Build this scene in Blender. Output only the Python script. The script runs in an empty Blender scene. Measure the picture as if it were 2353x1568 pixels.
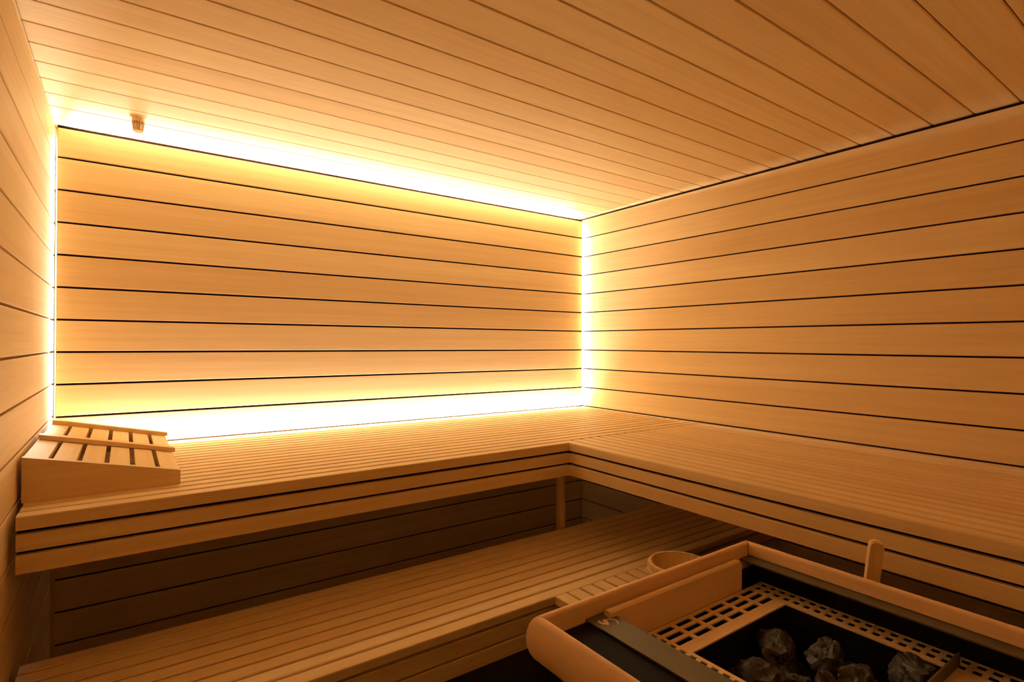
import bpy, bmesh, math, random
from mathutils import Vector, Matrix, noise
random.seed(7)

# ------------------------------------------------------------------ scale
# All shapes below are written in "board widths" (one wall board = 0.12 m),
# x to the right along the back wall, y towards the back wall, z up from the ceiling.
S = 0.12
FLOOR = -17.1
def W(x, y, z):
    return Vector((x * S, y * S, (z - FLOOR) * S))

sc = bpy.context.scene
C = sc.collection

# ------------------------------------------------------------------ camera
FPX = 1253.8
cd = bpy.data.cameras.new('camera')
cam = bpy.data.objects.new('camera', cd)
C.objects.link(cam)
cd.sensor_fit = 'HORIZONTAL'
cd.sensor_width = 36.0
cd.lens = 36.0 * FPX / 2353.0
cd.clip_start = 0.02
cd.clip_end = 50
yaw, pitch, roll = -0.6183, 0.0045, 0.0046
fw = Vector((-math.sin(yaw) * math.cos(pitch), math.cos(yaw) * math.cos(pitch), math.sin(pitch)))
rt = Vector((math.cos(yaw), math.sin(yaw), 0))
up = rt.cross(fw)
rt2 = rt * math.cos(roll) + up * math.sin(roll)
up2 = -rt * math.sin(roll) + up * math.cos(roll)
m3 = Matrix((rt2, up2, -fw)).transposed()
cam.matrix_world = Matrix.Translation(W(-20.0801, -21.7031, -6.6717)) @ m3.to_4x4()
sc.camera = cam

# ------------------------------------------------------------------ world, exposure, light settings
sc.view_settings.view_transform = 'Standard'
sc.view_settings.look = 'None'
sc.view_settings.gamma = 1
sc.view_settings.use_curve_mapping = False
sc.view_settings.exposure = 0.2
wd = bpy.data.worlds.new('world')
sc.world = wd
wd.use_nodes = True
wd.node_tree.nodes['Background'].inputs[0].default_value = (0.02, 0.01, 0.005, 1)
wd.node_tree.nodes['Background'].inputs[1].default_value = 0.0
try:
    sc.cycles.max_bounces = 12
    sc.cycles.diffuse_bounces = 10
    sc.cycles.glossy_bounces = 4
    sc.cycles.use_denoising = True
    sc.cycles.sample_clamp_indirect = 6.0
except Exception:
    pass

LED = (1.0, 0.93, 0.74)
P_TOP, P_RIGHT, P_LEFT, P_BENCH = 130.0, 34.0, 4.5, 33.0
strips = {}
def area(key, name, centre, direction, sx, sy, power, longaxis):
    """rectangle light in metres; `direction` = where it shines, `longaxis` = its long side"""
    ld = bpy.data.lights.new(name, 'AREA')
    ld.shape = 'RECTANGLE'
    ld.size = sx * S
    ld.size_y = sy * S
    ld.energy = power
    ld.color = LED
    o = bpy.data.objects.new(name, ld)
    C.objects.link(o)
    zc = -Vector(direction).normalized()
    xc = Vector(longaxis).normalized()
    yc = zc.cross(xc).normalized()
    o.matrix_world = Matrix.Translation(W(*centre)) @ Matrix((xc, yc, zc)).transposed().to_4x4()
    strips[key] = o
    return o
area('top', 'glow', (-10.9, 0.25, -0.020), (0, -0.25, 1), 21.0, 0.07, P_TOP, (1, 0, 0))
area('right', 'glow', (-0.034, 0.26, -5.1), (1, -0.4, 0), 9.5, 0.07, P_RIGHT, (0, 0, 1))
area('left', 'glow', (-21.80, 0.30, -5.08), (-0.6, -1, 0), 9.5, 0.07, P_LEFT, (0, 0, 1))
area('bench', 'glow', (-10.85, -0.18, -10.13), (0, 0.9, 1), 21.1, 0.12, P_BENCH, (1, 0, 0))

# ------------------------------------------------------------------ materials
def nodes(m):
    m.use_nodes = True
    nt = m.node_tree
    return nt, nt.nodes['Principled BSDF'], nt.links

def plain(name, col, rough=0.5, metal=0.0, spec=0.5, mottled=0.0, nscale=20, bump=0.0):
    m = bpy.data.materials.new(name)
    nt, b, L = nodes(m)
    b.inputs['Base Color'].default_value = (*col, 1)
    b.inputs['Roughness'].default_value = rough
    b.inputs['Metallic'].default_value = metal
    b.inputs['Specular IOR Level'].default_value = spec
    if mottled or bump:
        tc = nt.nodes.new('ShaderNodeTexCoord')
        n = nt.nodes.new('ShaderNodeTexNoise')
        n.inputs['Scale'].default_value = nscale
        n.inputs['Detail'].default_value = 8
        L.new(tc.outputs['Object'], n.inputs['Vector'])
        if mottled:
            r = nt.nodes.new('ShaderNodeValToRGB')
            r.color_ramp.elements[0].position = 0.3
            r.color_ramp.elements[1].position = 0.7
            r.color_ramp.elements[0].color = (*[c * (1 - mottled) for c in col], 1)
            r.color_ramp.elements[1].color = (*[min(1, c * (1 + mottled)) for c in col], 1)
            L.new(n.outputs['Fac'], r.inputs['Fac'])
            L.new(r.outputs['Color'], b.inputs['Base Color'])
        if bump:
            bp = nt.nodes.new('ShaderNodeBump')
            bp.inputs['Strength'].default_value = bump
            bp.inputs['Distance'].default_value = 0.002
            L.new(n.outputs['Fac'], bp.inputs['Height'])
            L.new(bp.outputs['Normal'], b.inputs['Normal'])
    return m

WOODC = (0.775, 0.605, 0.355)
def wood(name, axis, col=WOODC, contrast=1.0, rough=0.55, vary=0.10):
    """straight-grained pale sauna timber; grain runs along `axis`"""
    m = bpy.data.materials.new(name)
    nt, b, L = nodes(m)
    N = nt.nodes.new
    tc = N('ShaderNodeTexCoord')
    geo = N('ShaderNodeNewGeometry')
    off = N('ShaderNodeVectorMath'); off.operation = 'SCALE'
    comb = N('ShaderNodeCombineXYZ')
    for i, k in enumerate((3.7, 5.3, 7.9)):
        mm = N('ShaderNodeMath'); mm.operation = 'MULTIPLY'
        mm.inputs[1].default_value = k
        L.new(geo.outputs['Random Per Island'], mm.inputs[0])
        L.new(mm.outputs[0], comb.inputs[i])
    add = N('ShaderNodeVectorMath'); add.operation = 'ADD'
    L.new(tc.outputs['Object'], add.inputs[0])
    L.new(comb.outputs[0], add.inputs[1])
    def noise_at(across, along, detail, dist=0.0):
        mp = N('ShaderNodeMapping')
        s = [across] * 3
        s['xyz'.index(axis)] = along
        mp.inputs['Scale'].default_value = s
        L.new(add.outputs[0], mp.inputs['Vector'])
        n = N('ShaderNodeTexNoise')
        n.inputs['Scale'].default_value = 1.0
        n.inputs['Detail'].default_value = detail
        n.inputs['Roughness'].default_value = 0.6
        n.inputs['Distortion'].default_value = dist
        L.new(mp.outputs[0], n.inputs['Vector'])
        return n
    fine = noise_at(420, 5.0, 3)
    mid = noise_at(60, 0.9, 5, 0.4)
    big = noise_at(14, 0.5, 3)
    def rng(n, lo, hi):
        r = N('ShaderNodeMapRange')
        r.inputs[1].default_value = 0.3; r.inputs[2].default_value = 0.7
        r.inputs[3].default_value = lo; r.inputs[4].default_value = hi
        L.new(n.outputs['Fac'], r.inputs[0])
        return r
    a = rng(fine, 1 - 0.07 * contrast, 1 + 0.04 * contrast)
    c = rng(mid, 1 - 0.08 * contrast, 1 + 0.05 * contrast)
    d = rng(big, 1 - 0.08 * contrast, 1 + 0.05 * contrast)
    v = N('ShaderNodeMapRange')
    v.inputs[3].default_value = 1 - vary; v.inputs[4].default_value = 1 + vary * 0.4
    L.new(geo.outputs['Random Per Island'], v.inputs[0])
    mul = None
    for x in (a, c, d, v):
        if mul is None:
            mul = x.outputs[0]
        else:
            q = N('ShaderNodeMath'); q.operation = 'MULTIPLY'
            L.new(mul, q.inputs[0]); L.new(x.outputs[0], q.inputs[1]); mul = q.outputs[0]
    # dark streaks lean redder: raise the value to a per-channel power
    sep = N('ShaderNodeCombineColor')
    for i, (cc, pw) in enumerate(zip(col, (1.0, 1.6, 2.2))):
        p = N('ShaderNodeMath'); p.operation = 'POWER'; p.inputs[1].default_value = pw
        L.new(mul, p.inputs[0])
        t = N('ShaderNodeMath'); t.operation = 'MULTIPLY'; t.inputs[1].default_value = cc; t.use_clamp = True
        L.new(p.outputs[0], t.inputs[0])
        L.new(t.outputs[0], sep.inputs[i])
    L.new(sep.outputs[0], b.inputs['Base Color'])
    b.inputs['Roughness'].default_value = rough
    b.inputs['Specular IOR Level'].default_value = 0.25
    bp = N('ShaderNodeBump')
    bp.inputs['Strength'].default_value = 0.12
    bp.inputs['Distance'].default_value = 0.0006
    L.new(fine.outputs['Fac'], bp.inputs['Height'])
    L.new(bp.outputs['Normal'], b.inputs['Normal'])
    return m

M_x = wood('pale_board_along_x', 'x', contrast=0.6, vary=0.07)
M_y = wood('pale_board_along_y', 'y', contrast=0.6, vary=0.07)
M_z = wood('pale_board_along_z', 'z')
M_bx = wood('bench_timber_along_x', 'x', contrast=0.7, vary=0.06)
M_by = wood('bench_timber_along_y', 'y', contrast=0.7, vary=0.06)
M_rx = wood('heater_rail_timber_x', 'x', (0.80, 0.57, 0.36), contrast=0.6, rough=0.45, vary=0.04)
M_ry = wood('heater_rail_timber_y', 'y', (0.80, 0.57, 0.36), contrast=0.6, rough=0.45, vary=0.04)
M_gap = plain('dark_joint_backing', (0.018, 0.006, 0.003), 0.9, spec=0.1, mottled=0.3, nscale=8)
M_joint = plain('brown_joint_and_lit_groove', (0.27, 0.135, 0.045), 0.8, spec=0.1, mottled=0.2, nscale=8)
M_floor = plain('dark_slate_floor', (0.012, 0.011, 0.010), 0.6, mottled=0.4, nscale=6, bump=0.2)
M_bronze = plain('bronze_steel', (0.80, 0.62, 0.40), 0.45, metal=0.15, mottled=0.08, nscale=9)
M_rim = plain('dark_bronze_steel', (0.10, 0.085, 0.055), 0.5, metal=0.3, mottled=0.08, nscale=9)
M_black = plain('matt_black_steel', (0.006, 0.005, 0.005), 0.8, spec=0.15, mottled=0.3, nscale=15)
M_stone = plain('dark_olivine_stone', (0.018, 0.014, 0.011), 0.6, spec=0.6, mottled=0.75, nscale=45, bump=1.0)
M_mark = plain('polished_steel_mark', (0.6, 0.5, 0.36), 0.45, metal=0.4, mottled=0.03)
M_alu = plain('aluminium_channel', (0.6, 0.6, 0.58), 0.4, metal=0.9, mottled=0.05)

# ------------------------------------------------------------------ mesh helpers
class MB:
    """collects shapes in board units; build() links them as one mesh object"""
    def __init__(s):
        s.v, s.f, s.mi = [], [], []
    def add(s, vs, fs, mi=0):
        n = len(s.v)
        s.v += [Vector(q) for q in vs]
        s.f += [[n + i for i in f] for f in fs]
        s.mi += [mi] * len(fs)
    def box(s, lo, hi, mi=0):
        x0, y0, z0 = lo; x1, y1, z1 = hi
        s.add([(x0, y0, z0), (x1, y0, z0), (x1, y1, z0), (x0, y1, z0),
               (x0, y0, z1), (x1, y0, z1), (x1, y1, z1), (x0, y1, z1)],
              [(0, 3, 2, 1), (4, 5, 6, 7), (0, 1, 5, 4), (1, 2, 6, 5), (2, 3, 7, 6), (3, 0, 4, 7)], mi)
    def prism(s, axis, prof, a, b, mi=0, caps=True, a_fn=None, b_fn=None):
        """extrude closed profile (list of 2D points on the two other axes in order) from a to b;
        a_fn / b_fn may return a per-point start / end (for mitres)"""
        n = len(prof)
        vs = []
        for fn, c in ((a_fn, a), (b_fn, b)):
            for p in prof:
                t = fn(p) if fn else c
                if axis == 'x': vs.append((t, p[0], p[1]))
                elif axis == 'y': vs.append((p[0], t, p[1]))
                else: vs.append((p[0], p[1], t))
        fs = [(i, (i + 1) % n, n + (i + 1) % n, n + i) for i in range(n)]
        if caps:
            fs += [tuple(range(n))[::-1], tuple(range(n, 2 * n))]
        s.add(vs, fs, mi)
    def bar(s, axis, lo, hi, ch=0.02, mi=0):
        """box with chamfered long edges"""
        ax = 'xyz'.index(axis)
        o = [i for i in range(3) if i != ax]
        u0, u1, w0, w1 = lo[o[0]], hi[o[0]], lo[o[1]], hi[o[1]]
        prof = [(u0 + ch, w0), (u1 - ch, w0), (u1, w0 + ch), (u1, w1 - ch),
                (u1 - ch, w1), (u0 + ch, w1), (u0, w1 - ch), (u0, w0 + ch)]
        s.prism(axis, prof, lo[ax], hi[ax], mi)
    def lathe(s, c, prof, n=48, mi=0):
        """closed-or-open profile [(r, z)] turned about the vertical through c"""
        vs = []
        for r, z in prof:
            for k in range(n):
                a = 2 * math.pi * k / n
                vs.append((c[0] + r * math.cos(a), c[1] + r * math.sin(a), c[2] + z))
        fs = []
        for i in range(len(prof) - 1):
            for k in range(n):
                k2 = (k + 1) % n
                fs.append((i * n + k, i * n + k2, (i + 1) * n + k2, (i + 1) * n + k))
        s.add(vs, fs, mi)
    def build(s, name, mats, parent=None, origin=None, smooth=False):
        if not isinstance(mats, (list, tuple)):
            mats = [mats]
        if parent is not None:
            org = Vector(parent['_org'])
        elif origin is not None:
            org = Vector(origin)
        else:
            xs = [v.x for v in s.v]; ys = [v.y for v in s.v]; zs = [v.z for v in s.v]
            org = Vector(((min(xs) + max(xs)) / 2, (min(ys) + max(ys)) / 2, min(zs)))
        me = bpy.data.meshes.new(name)
        me.from_pydata([tuple((v - org) * S) for v in s.v], [], s.f)
        for m in mats:
            me.materials.append(m)
        for p, mi in zip(me.polygons, s.mi):
            p.material_index = mi
            p.use_smooth = smooth
        bm = bmesh.new(); bm.from_mesh(me)
        bmesh.ops.recalc_face_normals(bm, faces=bm.faces)
        bm.to_mesh(me); bm.free()
        me.update()
        if smooth and hasattr(me, 'set_sharp_from_angle'):
            me.set_sharp_from_angle(angle=math.radians(40))
        o = bpy.data.objects.new(name, me)
        C.objects.link(o)
        o['_org'] = tuple(org)
        if parent is None:
            o.location = W(*org)
        else:
            o.parent = parent
        return o

def tag(o, label=None, cat=None, group=None, kind=None):
    if label: o['label'] = label
    if cat: o['category'] = cat
    if group: o['group'] = group
    if kind: o['kind'] = kind
    return o

def thing(name, org, label, cat, group=None):
    o = bpy.data.objects.new(name, None)
    o.empty_display_size = 0.05
    C.objects.link(o)
    o.location = W(*org)
    o['_org'] = tuple(org)
    return tag(o, label, cat, group)

# ------------------------------------------------------------------ setting
XL, XR = -21.86, 0.02           # left and right wall faces
YF = -24.5                      # wall behind the camera
CEIL = 0.08
G = 0.056                       # joint width between wall boards
# floor
b = MB(); b.box((XL - .6, YF - .4, FLOOR - .4), (XR + .6, 1.0, FLOOR))
tag(b.build('floor', M_floor), kind='structure')
# ceiling: tongue-and-groove boards along x, fine joints
b = MB()
ys = [0.9] + [-(0.323 + 1.0146 * j) for j in range(26)]
for y1, y0 in zip(ys[:-1], ys[1:]):
    h = 0.015
    c = 0.020
    prof = [(y0 + h + c, CEIL), (y1 - h - c, CEIL), (y1 - h, CEIL + c), (y1 - h, CEIL + .14), (y0 + h, CEIL + .14), (y0 + h, CEIL + c)]
    b.prism('x', prof, XL - .3, XR + .3)
b.box((XL - .6, YF - .4, CEIL + .05), (XR + .6, 1.0, CEIL + .3), 1)
tag(b.build('ceiling', [M_x, M_joint]), kind='structure')
# side walls: horizontal boards along y
def side_wall(name, x, sgn, top_gap):
    w = MB()
    for k in range(18):
        z1 = -k - (top_gap if k == 0 else G / 2)
        z0 = -(k + 1) + G / 2
        z0 = max(z0, FLOOR)
        if z1 <= z0: continue
        lo, hi = (x, x + sgn * .12) if sgn > 0 else (x + sgn * .12, x)
        w.bar('y', (lo, YF, z0), (hi, 0.6, z1), 0.012)
    a, c = sorted((x + sgn * .09, x + sgn * .5))
    w.box((a, YF - .3, FLOOR), (c, 0.9, CEIL + .05), 1)
    return tag(w.build(name, [M_y, M_gap if sgn > 0 else M_joint]), kind='structure')  # left wall's browner backing paints in the strip light reaching its grooves
side_wall('wall_right', XR, 1, 0.02)
side_wall('wall_left', XL, -1, 0.0)
# back wall: a boarded panel standing proud of the shell so its edges can glow
b = MB()
for k in range(18):
    z1 = -k - (0.10 if k == 0 else G / 2 + .004)
    z0 = max(-(k + 1) + G / 2 + .004, FLOOR)
    if z1 <= z0: continue
    b.bar('x', (-21.76, 0.0, z0), (-0.065, 0.11, z1), 0.012)
b.box((-21.775, 0.09, FLOOR), (-0.05, 0.19, -0.03), 1)
b.box((-21.775, 0.008, -0.105), (-0.05, 0.095, -0.018), 1)          # dark cap along the top edge
b.box((-0.065, 0.008, FLOOR), (-0.045, 0.095, -0.018), 1)           # and down the right edge
b.box((XL, 0.05, FLOOR), (-21.76, 0.6, -10.12), 2)  # side gap fills added to block strip light below the bench
b.box((-0.05, 0.05, FLOOR), (XR, 0.6, -10.12), 2)
b.box((-21.76, 0.19, -10.3), (-0.05, 0.6, -10.12), 2)                      # unseen baffle added to stop strip light leaking down the cavity
b.box((XL - .5, 0.6, FLOOR), (XR + .5, 0.9, CEIL + .05), 2)
tag(b.build('wall_back', [M_x, M_gap, M_x]), kind='structure')
# boarded wall behind the camera
b = MB()
for k in range(18):
    z1 = -k - (0 if k == 0 else G / 2); z0 = max(-(k + 1) + G / 2, FLOOR)
    if z1 <= z0: continue
    b.bar('x', (XL, YF, z0), (XR, YF + .12, z1), 0.012)
b.box((XL - .5, YF - .3, FLOOR), (XR + .5, YF + .03, CEIL + .05), 1)
tag(b.build('wall_front', [M_x, M_gap]), kind='structure')

# ------------------------------------------------------------------ light strips (channel + the light it carries)
def strip(key, lo, hi, label):
    m = MB(); m.box(lo, hi)
    o = m.build('light_strip', M_alu)
    tag(o, label, 'light', None)
    g = strips[key]
    g.parent = o
    g.matrix_parent_inverse = Matrix.Translation(-o.location)
strip('top', (-21.6, 0.21, -0.10), (-0.2, 0.29, -0.04), 'long warm light strip hidden behind the top edge of the back wall panel')
strip('right', (-0.12, 0.22, -9.85), (-0.06, 0.30, -0.3), 'upright warm light strip hidden behind the right edge of the back wall panel')
strip('left', (-21.84, 0.36, -9.95), (-21.70, 0.42, -0.22), 'upright warm light strip hidden behind the left edge of the back wall panel')
strip('bench', (-21.6, -0.28, -10.26), (-0.08, -0.01, -10.2), 'long warm light strip in the slot between upper bench and back wall')

# ------------------------------------------------------------------ upper bench
BT = -10.03
YB, XB = -7.75, -7.75            # front edges of the two arms of the upper bench
SP = 0.4395                      # slat pitch
SG = 0.095                       # gap between slats
ST = 0.28                        # slat thickness
XE = -21.74                      # left end of the benches
back_bench = thing('upper_bench', (-14.7, -4.0, BT - ST), 'long slatted upper wooden bench running under the glowing back wall', 'bench')
m = MB(); y = -0.25; n = 0
edges = []
y1 = YB + 2 * 0 
yy = YB
fronts = []
while yy < -0.4:
    hi = min(yy + SP - SG, -0.30)
    fronts.append((yy, hi)); yy += SP
for i, (a, c) in enumerate(fronts[1:]):
    m.bar('x', (XE, a, BT - ST), (-0.05, c, BT), 0.018)
m.build('seat_slats', M_bx, back_bench)
m = MB()
m.prism('x', [(fronts[0][0], BT - .27), (fronts[0][1], BT - .27), (fronts[0][1], BT - .018), (fronts[0][1] - .018, BT), (fronts[0][0] + .03, BT), (fronts[0][0] + .008, BT - .01), (fronts[0][0], BT - .035)], XE, XB,
        b_fn=lambda p: XB)
m.build('front_nosing', M_bx, back_bench)
for z1, z0 in ((-10.385, -10.715), (-10.785, -11.15)):
    m = MB(); m.bar('x', (XE, YB + .02, z0), (XB + .02, YB + .17, z1), 0.015)
    m.build('fascia_board', M_bx, back_bench)
for x in (-21.5, -18, -14.4, -11, -7.4, -3.9, -0.5):
    m = MB(); m.bar('y', (x - .15, -7.55, BT - .75), (x + .15, -0.25, BT - ST), 0.02)
    m.build('bearer', M_by, back_bench)
m = MB(); m.box((XE, YB + .17, -11.1), (XB + .17, YB + .2, BT - .22)); m.build('fascia_backing', M_gap, back_bench)
m = MB(); m.bar('x', (XE, -0.6, -10.8), (-0.05, -0.45, BT - ST), 0.02); m.build('rear_rail', M_bx, back_bench)
m = MB(); m.bar('z', (-7.36, -6.85, FLOOR), (-7.12, -6.6, BT - .75), 0.02)
m.build('post', M_z, back_bench)

right_bench = thing('upper_bench', (-3.9, -16.0, BT - ST), 'wide slatted upper wooden bench along the right wall above the heater', 'bench')
yr = fronts[1][0] - SG           # its slats butt against the back arm here
m = MB(); xx = XB + SP
while xx < -0.15:
    hi = min(xx + SP - SG, -0.1)
    m.bar('y', (xx, -24.3, BT - ST), (hi, yr, BT), 0.018); xx += SP
m.build('seat_slats', M_by, right_bench)
m = MB()
m.prism('y', [(XB, BT - .27), (XB + SP - SG, BT - .27), (XB + SP - SG, BT - .018), (XB + SP - SG - .018, BT), (XB + .03, BT), (XB + .008, BT - .01), (XB, BT - .035)], -24.3, yr)
m.build('front_nosing', M_by, right_bench)
for z1, z0 in ((-10.385, -10.715), (-10.785, -11.15)):
    m = MB(); m.bar('y', (XB + .02, -24.3, z0), (XB + .17, YB + .02, z1), 0.015)
    m.build('fascia_board', M_by, right_bench)
for y in (-8.1, -12, -16, -20, -24):
    m = MB(); m.bar('x', (-7.5, y - .15, BT - .75), (-0.1, y + .15, BT - ST), 0.02)
    m.build('bearer', M_bx, right_bench)
m = MB(); m.box((XB + .17, -24.3, -11.1), (XB + .2, YB + .17, BT - .22)); m.build('fascia_backing', M_gap, right_bench)
m = MB(); m.bar('z', (-7.5, -24.2, FLOOR), (-7.1, -23.8, BT - .75), 0.02); m.build('post', M_z, right_bench)

# ------------------------------------------------------------------ lower bench
LT = -13.2
LB0, LB1 = -10.85, -6.95
low = thing('lower_bench', (-11, -8.9, FLOOR), 'slatted lower wooden bench standing in shade beneath the upper bench', 'bench')
m = MB(); y = LB0 + .433
while y < LB1 - .1:
    m.bar('x', (XE, y, LT - ST), (-0.1, y + .36, LT), 0.018); y += .433
m.build('seat_slats', M_bx, low)
m = MB()
m.prism('x', [(LB0, LT - .2), (LB0 + .36, LT - .2), (LB0 + .36, LT - .018), (LB0 + .342, LT), (LB0 + .03, LT), (LB0 + .008, LT - .01), (LB0, LT - .035)], XE, -0.1)
m.build('front_nosing', M_bx, low)
for z1, z0 in ((-13.49, -13.87), (-13.92, -14.3)):
    m = MB(); m.bar('x', (XE, LB0 + .03, z0), (-0.1, LB0 + .18, z1), 0.015)
    m.build('fascia_board', M_bx, low)
m = MB(); m.box((XE, LB0 + .18, -14.25), (-0.1, LB0 + .21, LT - .21)); m.build('fascia_backing', M_gap, low)
for x in (-21.3, -14.4, -7.9, -1):
    m = MB(); m.bar('y', (x - .15, LB0 + .3, LT - .7), (x + .15, LB1, LT - ST), 0.02); m.build('bearer', M_by, low)
    for y in (LB0 + .5, LB1 - .4):
        m = MB(); m.bar('z', (x - .15, y - .15, FLOOR), (x + .15, y + .15, LT - .7), 0.02); m.build('leg', M_z, low)

# ------------------------------------------------------------------ duckboard step between lower bench and heater
DX0, DX1, DY0, DY1 = -10.96, -7.06, -14.4, -10.87
step = thing('duckboard_step', ((DX0 + DX1) / 2, (DY0 + DY1) / 2, FLOOR), 'small slatted wooden step between the lower bench and the heater rail', 'step')
x = DX0; m = MB()
while x < DX1 - .2:
    m.bar('y', (x, DY0, LT - .22), (min(x + .375, DX1), DY1 - .0, LT), 0.015); x += .443
m.build('top_slats', M_by, step)
m = MB(); m.box((DX0 + .02, DY1 - .12, LT - .22), (DX1 - .02, DY1 - .02, LT - .06)); m.build('slat_spacer', M_joint, step)
for y in (DY0 + .4, DY1 - .5):
    m = MB(); m.bar('x', (DX0 + .1, y - .15, LT - .55), (DX1 - .1, y + .15, LT - .22), 0.02); m.build('bearer', M_bx, step)
    for x in (DX0 + .4, DX1 - .4):
        m = MB(); m.bar('z', (x - .15, y - .14, FLOOR), (x + .15, y + .14, LT - .55), 0.02); m.build('leg', M_z, step)

# ------------------------------------------------------------------ headrest on the upper bench
HX0, HX1, HY0, HY1 = -21.79, -18.97, -6.63, -0.75
HZ0, HZ1 = -9.08, -9.70          # top at the wall side, top at the low side
def hz(x): return HZ0 + (HZ1 - HZ0) * (x - HX0) / (HX1 - HX0)
head = thing('headrest', ((HX0 + HX1) / 2, (HY0 + HY1) / 2, BT), 'sloping slatted wooden headrest on the upper bench in the left corner', 'headrest')
for ya, yb in ((HY0, HY0 + .17), (HY1 - .17, HY1)):
    m = MB(); m.prism('y', [(HX0, BT), (HX1, BT), (HX1, HZ1), (HX0, HZ0)], ya, yb)
    m.build('side_panel', M_x, head)
m = MB(); m.prism('y', [(HX0, BT), (HX0 + .1, BT), (HX0 + .1, hz(HX0 + .1) - .16), (HX0, HZ0 - .16)], HY0 + .17, HY1 - .17)
m.build('end_panel', M_by, head)
m = MB(); m.box((HX1 - .1, HY0 + .17, BT), (HX1, HY1 - .17, HZ1 - .14))
m.build('end_panel', M_by, head)
m = MB()
w = (HX1 - HX0 + .1) / 6
for i in range(6):
    a = HX0 + i * w + (.01 if i == 0 else 0); c = a + w - .1
    c = min(c, HX1)
    t = .012
    m.prism('y', [(a, hz(a) - .13), (c, hz(c) - .13), (c, hz(c) - t), (a, hz(a) - t)], HY0 + .17, HY1 - .17)
m.build('top_slats', M_by, head)
for ya, yb in ((-4.02, -3.72), (HY1 - .17, HY1 + .04)):
    m = MB()
    d = .11
    prof = [(HX0 + .02, hz(HX0) + .0), (HX1 + .06, hz(HX1 + .06)), (HX1 + .06, hz(HX1 + .06) + d), (HX0 + .02, hz(HX0) + d)]
    m.prism('y', prof, ya, yb)
    m.build('cross_bar', M_x, head)

# ------------------------------------------------------------------ ceiling sensor
sx, sy = -19.77, -1.87
sens = thing('ceiling_sensor', (sx, sy, CEIL), 'small slotted wooden temperature sensor cup on the ceiling above the back wall', 'sensor')
m = MB(); m.lathe((sx, sy, CEIL), [(0, 0), (.215, 0), (.215, -.03), (.17, -.045), (0, -.045)], 40)
m.build('mounting_flange', M_z, sens, smooth=True)
m = MB(); m.lathe((sx, sy, CEIL), [(0, -.04), (.165, -.04), (.163, -.17), (.12, -.17), (.12, -.05)], 40)
m.build('cup', M_z, sens, smooth=True)
m = MB(); m.lathe((sx, sy, CEIL), [(.118, -.39), (.13, -.39), (.138, -.40), (.133, -.44), (.11, -.455), (0, -.455)], 40)
m.build('end_cap', M_z, sens, smooth=True)
m = MB()
for k in range(16):
    a = 2 * math.pi * k / 16
    ca, sa = math.cos(a), math.sin(a)
    wd_ = .014
    vs = []
    for r0, r1, z in ((.135, .162, -.16), (.108, .134, -.41)):
        for rr, ss in ((r0, -1), (r1, -1), (r1, 1), (r0, 1)):
            vs.append((sx + rr * ca - ss * wd_ * sa, sy + rr * sa + ss * wd_ * ca, CEIL + z))
    m.add(vs, [(0, 1, 5, 4), (1, 2, 6, 5), (2, 3, 7, 6), (3, 0, 4, 7), (0, 3, 2, 1), (4, 5, 6, 7)])
m.build('slotted_grille', M_z, sens)
m = MB(); m.lathe((sx, sy, CEIL), [(0, -.05), (.05, -.05), (.05, -.36), (0, -.37)], 16)
m.build('probe', M_alu, sens, smooth=True)

# ------------------------------------------------------------------ bucket on the step
bx, by = -8.57, -12.88
buck = thing('bucket', (bx, by, LT), 'round wooden bucket on the step behind the heater rail', 'bucket')
m = MB(); N = 22; R0, R1, hgt, th = .70, .78, 1.0, .07
for k in range(N):                                   # staves
    a0 = 2 * math.pi * k / N + .004; a1 = 2 * math.pi * (k + 1) / N - .004
    vs = []
    for z, r in ((0, R0), (.5, (R0 + R1) / 2 + .015), (hgt - .03, R1 - .002), (hgt, R1 - .02)):
        for rr, a in ((r - th, a0), (r, a0), (r, (a0 + a1) / 2), (r, a1), (r - th, a1)):
            q = rr / math.cos((a1 - a0) / 2) if a in (a0, a1) and rr == r else rr
            vs.append((bx + rr * math.cos(a), by + rr * math.sin(a), LT + z))
    fs = []
    for j in range(3):
        for i in range(5):
            fs.append((j * 5 + i, j * 5 + (i + 1) % 5, (j + 1) * 5 + (i + 1) % 5, (j + 1) * 5 + i))
    fs += [(0, 4, 3, 2, 1), (15, 16, 17, 18, 19)]
    m.add(vs, fs)
m.build('stave_body', M_z, buck)
m = MB(); m.lathe((bx, by, LT), [(0, .05), (R0 - .06, .05), (R0 - .06, .12), (0, .12)], 40); m.build('base_board', M_bx, buck)
for zz in (.2, .72):
    rr = R0 + (R1 - R0) * zz + .012
    m = MB(); m.lathe((bx, by, LT), [(rr, zz), (rr + .022, zz), (rr + .026, zz + .1), (rr, zz + .1), (rr, zz)], 48); m.build('hoop', M_bronze, buck, smooth=True)

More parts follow.
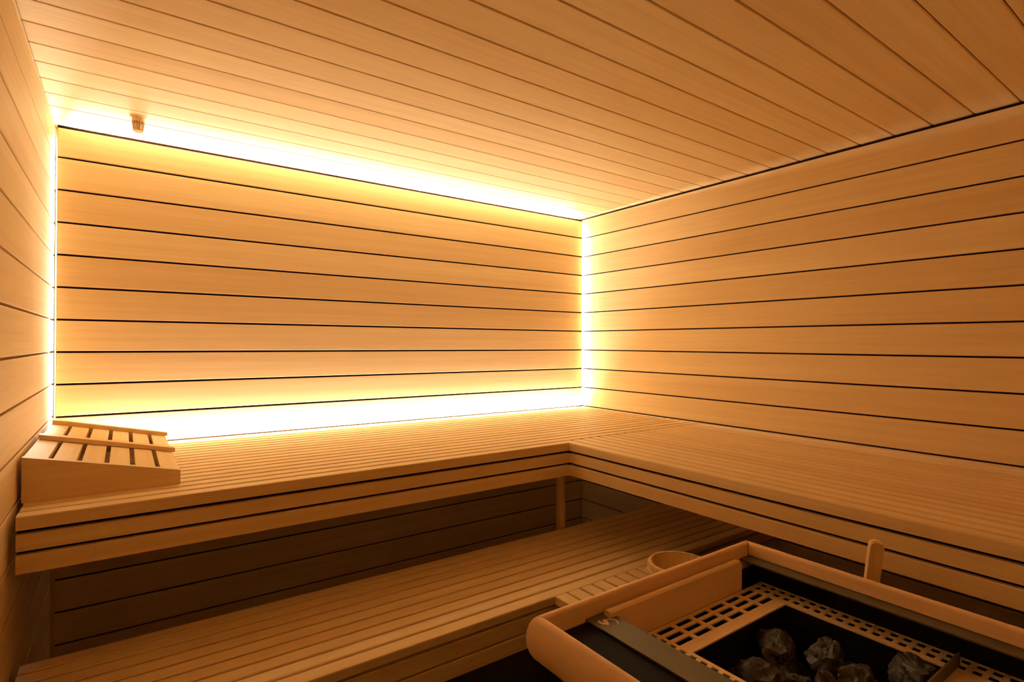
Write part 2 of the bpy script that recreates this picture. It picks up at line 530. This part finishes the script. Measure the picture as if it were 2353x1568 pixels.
# ------------------------------------------------------------------ ladle leaning between heater rail and right bench
lad = thing('ladle', (-8.45, -16.9, FLOOR), 'long flat wooden ladle handle standing behind the right heater rail', 'ladle')
def slanted(p0, p1, w, t, nr=8):
    """flat stick from p0 to p1 with rounded top end; w = width across, t = thickness"""
    p0, p1 = Vector(p0), Vector(p1)
    ax = (p1 - p0).normalized(); Ln = (p1 - p0).length
    side = Vector((.55, -.83, 0)); side = (side - ax * side.dot(ax)).normalized()
    nn = ax.cross(side)
    outline = [(-w * .42, 0), (w * .42, 0), (w / 2, Ln * .5)]
    r = w / 2
    for k in range(nr + 1):
        a = math.pi * k / nr
        outline.append((r * math.cos(a), Ln - r * .8 + r * .8 * math.sin(a)))
    outline.append((-w / 2, Ln * .5))
    n = len(outline); vs = []
    lv = ((-t / 2, .86), (-t / 2 + .03, 1.0), (t / 2 - .03, 1.0), (t / 2, .86))
    for d, sc_ in lv:
        for u, l in outline:
            vs.append(p0 + side * (u * sc_) + ax * (l if l < Ln * .6 else l - (1 - sc_) * .2) + nn * d)
    fs = [tuple(range(n))[::-1], tuple(range(3 * n, 4 * n))]
    for j in range(3):
        fs += [(j * n + i, j * n + (i + 1) % n, (j + 1) * n + (i + 1) % n, (j + 1) * n + i) for i in range(n)]
    return vs, fs
m = MB(); m.add(*slanted((-8.44, -16.60, -16.6), (-8.42, -17.28, -10.37), .25, .15))
m.build('handle', M_z, lad, smooth=True)
m = MB(); m.lathe((-8.42, -16.35, FLOOR), [(0, .0), (.16, .0), (.28, .14), (.33, .34), (.33, .46), (.29, .46), (.28, .34), (.22, .15), (0, .08)], 32)
m.build('scoop', M_z, lad, smooth=True)

# ------------------------------------------------------------------ heater
HXL, HXR, HYB, HYF = -14.74, -8.80, -14.84, -21.0      # outer top line of the guard rails
heat = thing('sauna_heater', (-11.8, -17.9, FLOOR), 'large black sauna heater with bronze stone grille and rounded wooden guard rails', 'heater')
RZ = -11.0
# profile in (outward distance from the top line, z)
prof = [(.02, RZ - .84), (.02, RZ - .36), (-.12, RZ - .27), (-.12, RZ - .06), (-.11, RZ - .025), (-.085, RZ - .003), (-.045, RZ), (-.01, RZ - .014), (.03, RZ - .06), (.065, RZ - .14),
        (.09, RZ - .25), (.1, RZ - .38), (.09, RZ - .51), (.07, RZ - .65), (.045, RZ - .78)]
prof_wide = [(-.12, RZ - .74), (-.12, RZ - .06), (-.11, RZ - .025), (-.085, RZ - .003), (-.045, RZ), (-.01, RZ - .014), (.03, RZ - .06), (.065, RZ - .14),
             (.09, RZ - .24), (.1, RZ - .35), (.09, RZ - .47), (.06, RZ - .58), (.01, RZ - .67), (-.06, RZ - .735)]
gap = .012
def rail(axis, base, sgn, a, a_sgn, b_, b_sgn, mat, shape=None):
    m = MB()
    pr = [(base + sgn * u, z) for u, z in (shape or prof_wide)]
    # mitred ends: outward points reach further
    m.prism(axis, pr, 0, 0, a_fn=lambda p: a + a_sgn * (abs(p[0] - base) * (1 if (p[0] - base) * sgn > 0 else -1)) - a_sgn * gap,
            b_fn=lambda p: b_ + b_sgn * (abs(p[0] - base) * (1 if (p[0] - base) * sgn > 0 else -1)) - b_sgn * gap)
    return m.build('guard_rail', mat, heat, smooth=True)
rail('x', HYB, 1, HXL, -1, HXR, 1, M_rx)
rail('x', HYF, -1, HXL, -1, HXR, 1, M_rx)
rail('y', HXL, -1, HYF, -1, HYB, 1, M_ry)
rail('y', HXR, 1, HYF, -1, HYB, 1, M_ry, prof)
# body below, set in from the rails
RIM = -11.28
m = MB()
for lo, hi in (((-13.75, -20.4, FLOOR + .8), (-13.65, -15.0, RIM - .03)), ((-8.81, -20.4, FLOOR + .8), (-8.785, -15.0, RIM - .04)),
               ((-13.65, -15.1, FLOOR + .8), (-8.78, -14.98, RIM - .25)), ((-13.65, -20.4, FLOOR + .8), (-8.78, -20.3, RIM - .04)),
               ((-13.65, -20.3, FLOOR + .8), (-8.78, -15.1, FLOOR + .9))):
    m.box(lo, hi)
m.build('casing', M_black, heat)
m = MB()      # black tray filling the space between rails and body
m.box((-14.61, -20.87, -11.38), (-13.70, -14.97, -11.34))
m.build('side_tray', M_black, heat)
for y in (-15.6, -18, -20.2):
    for x0_, x1_ in ((-14.61, -13.74), (-8.785, -8.775)):
        m = MB(); m.box((x0_, y - .06, -11.74), (x1_, y + .06, -11.6)); m.build('rail_bracket', M_black, heat)
for x in (-13.4, -9.3):
    for y in (-15.4, -20.0):
        m = MB(); m.box((x - .12, y - .12, FLOOR), (x + .12, y + .12, FLOOR + .8)); m.build('foot', M_black, heat)
# folded bronze rim: wide on the left, narrow on the right
m = MB()
m.box((-13.76, -20.4, RIM - .03), (-13.25, -14.97, RIM)); m.box((-13.28, -20.4, -11.8), (-13.25, -15.2, RIM - .03))
m.build('rim', M_rim, heat)
m = MB()
m.box((-9.25, -20.4, RIM - .03), (-8.93, -14.97, RIM))
m.build('rim', M_rim, heat)
# emblem on the rim: a curling hook-and-swoosh mark
m = MB()
def flat(pts, z=RIM, t=.006):
    n = len(pts)
    m.add([(x, y, z) for x, y in pts] + [(x, y, z + t) for x, y in pts],
          [tuple(range(n))[::-1], tuple(range(n, 2 * n))] + [(i, (i + 1) % n, n + (i + 1) % n, n + i) for i in range(n)])
flat([(-13.640, -15.137), (-13.604, -15.139), (-13.604, -15.171), (-13.622, -15.205), (-13.617, -15.235), (-13.600, -15.262), (-13.611, -15.300), (-13.645, -15.285), (-13.664, -15.251), (-13.668, -15.200)])
flat([(-13.617, -15.235), (-13.590, -15.235), (-13.560, -15.225), (-13.498, -15.228), (-13.530, -15.281), (-13.580, -15.345), (-13.600, -15.330), (-13.611, -15.300), (-13.600, -15.262)])
flat([(-13.590, -15.235), (-13.586, -15.200), (-13.568, -15.164), (-13.528, -15.160), (-13.498, -15.190), (-13.498, -15.228), (-13.560, -15.225)])
flat([(-13.528, -15.160), (-13.480, -15.178), (-13.415, -15.205), (-13.378, -15.250), (-13.395, -15.268), (-13.440, -15.226), (-13.498, -15.200)])
flat([(-13.378, -15.250), (-13.365, -15.310), (-13.395, -15.385), (-13.440, -15.410), (-13.430, -15.385), (-13.400, -15.350), (-13.388, -15.310), (-13.395, -15.268)])
m.build('emblem', M_mark, heat)
# grille plate with punched slots (cell decomposition of the plate)
GZ, GT = -11.80, .03
holes = []
for r, y in enumerate((-15.27, -15.468, -15.672)):
    for k in range(6):
        x0 = -12.352 + .517 * k
        holes.append((x0, x0 + .42, y - .12, y))
for k in range(26):
    y = -15.27 - .2015 * k
    holes.append((-12.62, -12.415, y - .12, y))
    for c in range(2):
        x0 = -9.235 + .23 * c
        if y > -20.1: holes.append((x0, x0 + .165, y - .125, y))
for k in range(5):
    y = -19.2 - .2015 * k
    for c in range(9):
        x0 = -9.53 - .3 * c
        if x0 > -12.3: holes.append((x0, x0 + .18, y - .125, y))
well = (-12.335, -9.375, -18.72, -16.04)
holes.append(well)
xs = sorted({-13.24, -8.815, *[h[0] for h in holes], *[h[1] for h in holes]})
yv = sorted({-20.3, -15.2, *[h[2] for h in holes], *[h[3] for h in holes]})
bmg = bmesh.new(); cache = {}
def gv(i, j, z):
    key = (i, j, z)
    if key not in cache:
        cache[key] = bmg.verts.new((xs[i], yv[j], z))
    return cache[key]
def solid(i, j):
    if i < 0 or j < 0 or i >= len(xs) - 1 or j >= len(yv) - 1: return False
    cx, cy = (xs[i] + xs[i + 1]) / 2, (yv[j] + yv[j + 1]) / 2
    return not any(h[0] < cx < h[1] and h[2] < cy < h[3] for h in holes)
for i in range(len(xs) - 1):
    for j in range(len(yv) - 1):
        if not solid(i, j): continue
        T, B_ = GZ, GZ - GT
        bmg.faces.new([gv(i, j, T), gv(i + 1, j, T), gv(i + 1, j + 1, T), gv(i, j + 1, T)])
        bmg.faces.new([gv(i, j, B_), gv(i, j + 1, B_), gv(i + 1, j + 1, B_), gv(i + 1, j, B_)])
        for di, dj, (p, q) in ((-1, 0, ((i, j + 1), (i, j))), (1, 0, ((i + 1, j), (i + 1, j + 1))), (0, -1, ((i, j), (i + 1, j))), (0, 1, ((i + 1, j + 1), (i, j + 1)))):
            if not solid(i + di, j + dj):
                bmg.faces.new([gv(*p, T), gv(*p, B_), gv(*q, B_), gv(*q, T)])
mg = MB()
bmg.verts.ensure_lookup_table(); bmg.verts.index_update()
mg.add([v.co for v in bmg.verts], [[v.index for v in f.verts] for f in bmg.faces])
bmg.free()
mg.build('grille_plate', M_bronze, heat)
# stone well: sheet sides with a folded lip, floor
m = MB()
x0, x1, y0, y1 = well
for lo, hi in (((x0 - .03, y0, -13.1), (x0, y1, GZ - .03)), ((x1, y0, -13.1), (x1 + .03, y1, GZ - .03)),
               ((x0, y1, -13.1), (x1, y1 + .03, GZ - .03)), ((x0 - .03, y0, -13.15), (x1 + .03, y1 + .03, -13.1))):
    m.box(lo, hi)
m.build('stone_well', M_black, heat)
m = MB(); m.box((x0 + .02, y0 - .015, -13.1), (-9.12, y0 + .015, -11.60)); m.build('divider_plate', M_rim, heat)
# wooden deflector board standing behind the grille
m = MB()
px0, px1, pz0, pz1 = -13.40, -9.52, -11.80, -11.18
r = .09
out = [(px0, pz0), (px1, pz0), (px1, pz1 - r)] + [(px1 - r + r * math.cos(a), pz1 - r + r * math.sin(a)) for a in (math.radians(d) for d in (30, 60, 90))] + [(px0, pz1)]
n = len(out); vs = []
for yy_, ins in ((-15.19, .03), (-15.16, .0), (-15.08, .0), (-15.05, .03)):
    for x, z in out:
        vs.append((x, yy_, z - (ins if z > pz0 + .01 else 0)))
fs = [tuple(range(n)), tuple(range(3 * n, 4 * n))[::-1]]
for j in range(3):
    fs += [(j * n + i, j * n + (i + 1) % n, (j + 1) * n + (i + 1) % n, (j + 1) * n + i) for i in range(n)]
m.add(vs, fs); m.build('deflector_board', M_rx, heat, smooth=True)

# ------------------------------------------------------------------ stones
def stone(x, y, z, rx, ry, rz, seed, label):
    bm = bmesh.new()
    bmesh.ops.create_icosphere(bm, subdivisions=4, radius=1)
    rnd = random.Random(seed)
    cuts = []
    for _ in range(13):
        v = Vector((rnd.gauss(0, 1), rnd.gauss(0, 1), rnd.gauss(0, 1))).normalized()
        cuts.append((v, rnd.uniform(.62, .92)))
    o_ = Vector((seed * 3.1, seed * 1.7, seed))
    for v in bm.verts:
        d = v.co.normalized(); r_ = 1.0
        for nrm, lim in cuts:
            k = d.dot(nrm)
            if k > 0: r_ = min(r_, lim / k)
        r_ *= 1 + .16 * noise.noise(d * 2.2 + o_) + .12 * abs(noise.noise(d * 4.5 + o_)) + .07 * noise.noise(d * 9 + o_) + .035 * noise.noise(d * 20 + o_)
        v.co = Vector((d.x * r_ * rx, d.y * r_ * ry, d.z * r_ * rz)) * S
    me = bpy.data.meshes.new('sauna_stone'); bm.to_mesh(me); bm.free()
    me.materials.append(M_stone)
    o = bpy.data.objects.new('sauna_stone', me); C.objects.link(o)
    o.location = W(x, y, z)
    o.rotation_euler = (rnd.uniform(-.3, .3), rnd.uniform(-.3, .3), rnd.uniform(0, 6.28))
    o['_org'] = (x, y, z)
    tag(o, label, 'stone', 'dark rough stones in the heater well')
ZS = -12.35
for a in (
    (-10.35, -16.42, ZS + .03, .52, .42, .38, 1, 'broad knobbly dark stone nearest the far corner of the heater well'),
    (-11.25, -16.55, ZS - .12, .50, .45, .40, 2, 'large dark stone at the left back of the heater well'),
    (-9.90, -17.05, ZS + .05, .36, .36, .42, 3, 'pointed dark stone standing in the middle of the heater well'),
    (-9.58, -17.40, ZS - .1, .20, .18, .22, 4, 'smallest dark stone beside the pointed stone in the heater well'),
    (-10.76, -16.98, ZS - .16, .25, .26, .32, 5, 'small dark stone wedged between the two large back stones'),
    (-10.95, -17.55, ZS + .02, .42, .36, .42, 6, 'angular dark stone in front of the large left stone'),
    (-10.14, -17.68, ZS + .02, .44, .34, .34, 7, 'flat brown-edged stone in front of the pointed stone'),
    (-9.72, -18.32, ZS + .28, .42, .34, .42, 8, 'tallest dark stone leaning at the divider plate above the grille edge'),
    (-11.93, -17.25, ZS - .1, .36, .40, .36, 9, 'dark stone against the left side of the heater well'),
    (-11.85, -18.15, ZS - .05, .42, .38, .40, 10, 'dark stone at the near left of the heater well'),
    (-10.75, -18.3, ZS - .05, .48, .32, .40, 11, 'dark stone at the near middle of the heater well'),
):
    stone(*a)
# lower layer the upper stones rest on
for i, (x, y) in enumerate(((-11.9, -16.45), (-11.0, -16.95), (-9.85, -16.5), (-9.85, -17.55), (-10.5, -17.85), (-11.45, -17.6), (-11.5, -18.35), (-10.3, -18.4))):
    stone(x, y, -12.85, .40, .38, .25, 20 + i, 'shadowed bottom-layer stone in the heater well, ' + (
        'in the left back corner', 'under the large left stone', 'under the broad far stone', 'under the smallest stone',
        'under the flat brown-edged stone', 'under the angular stone', 'in the near left corner', 'at the foot of the divider plate')[i])

for o in bpy.data.objects:
    if '_org' in o: del o['_org']
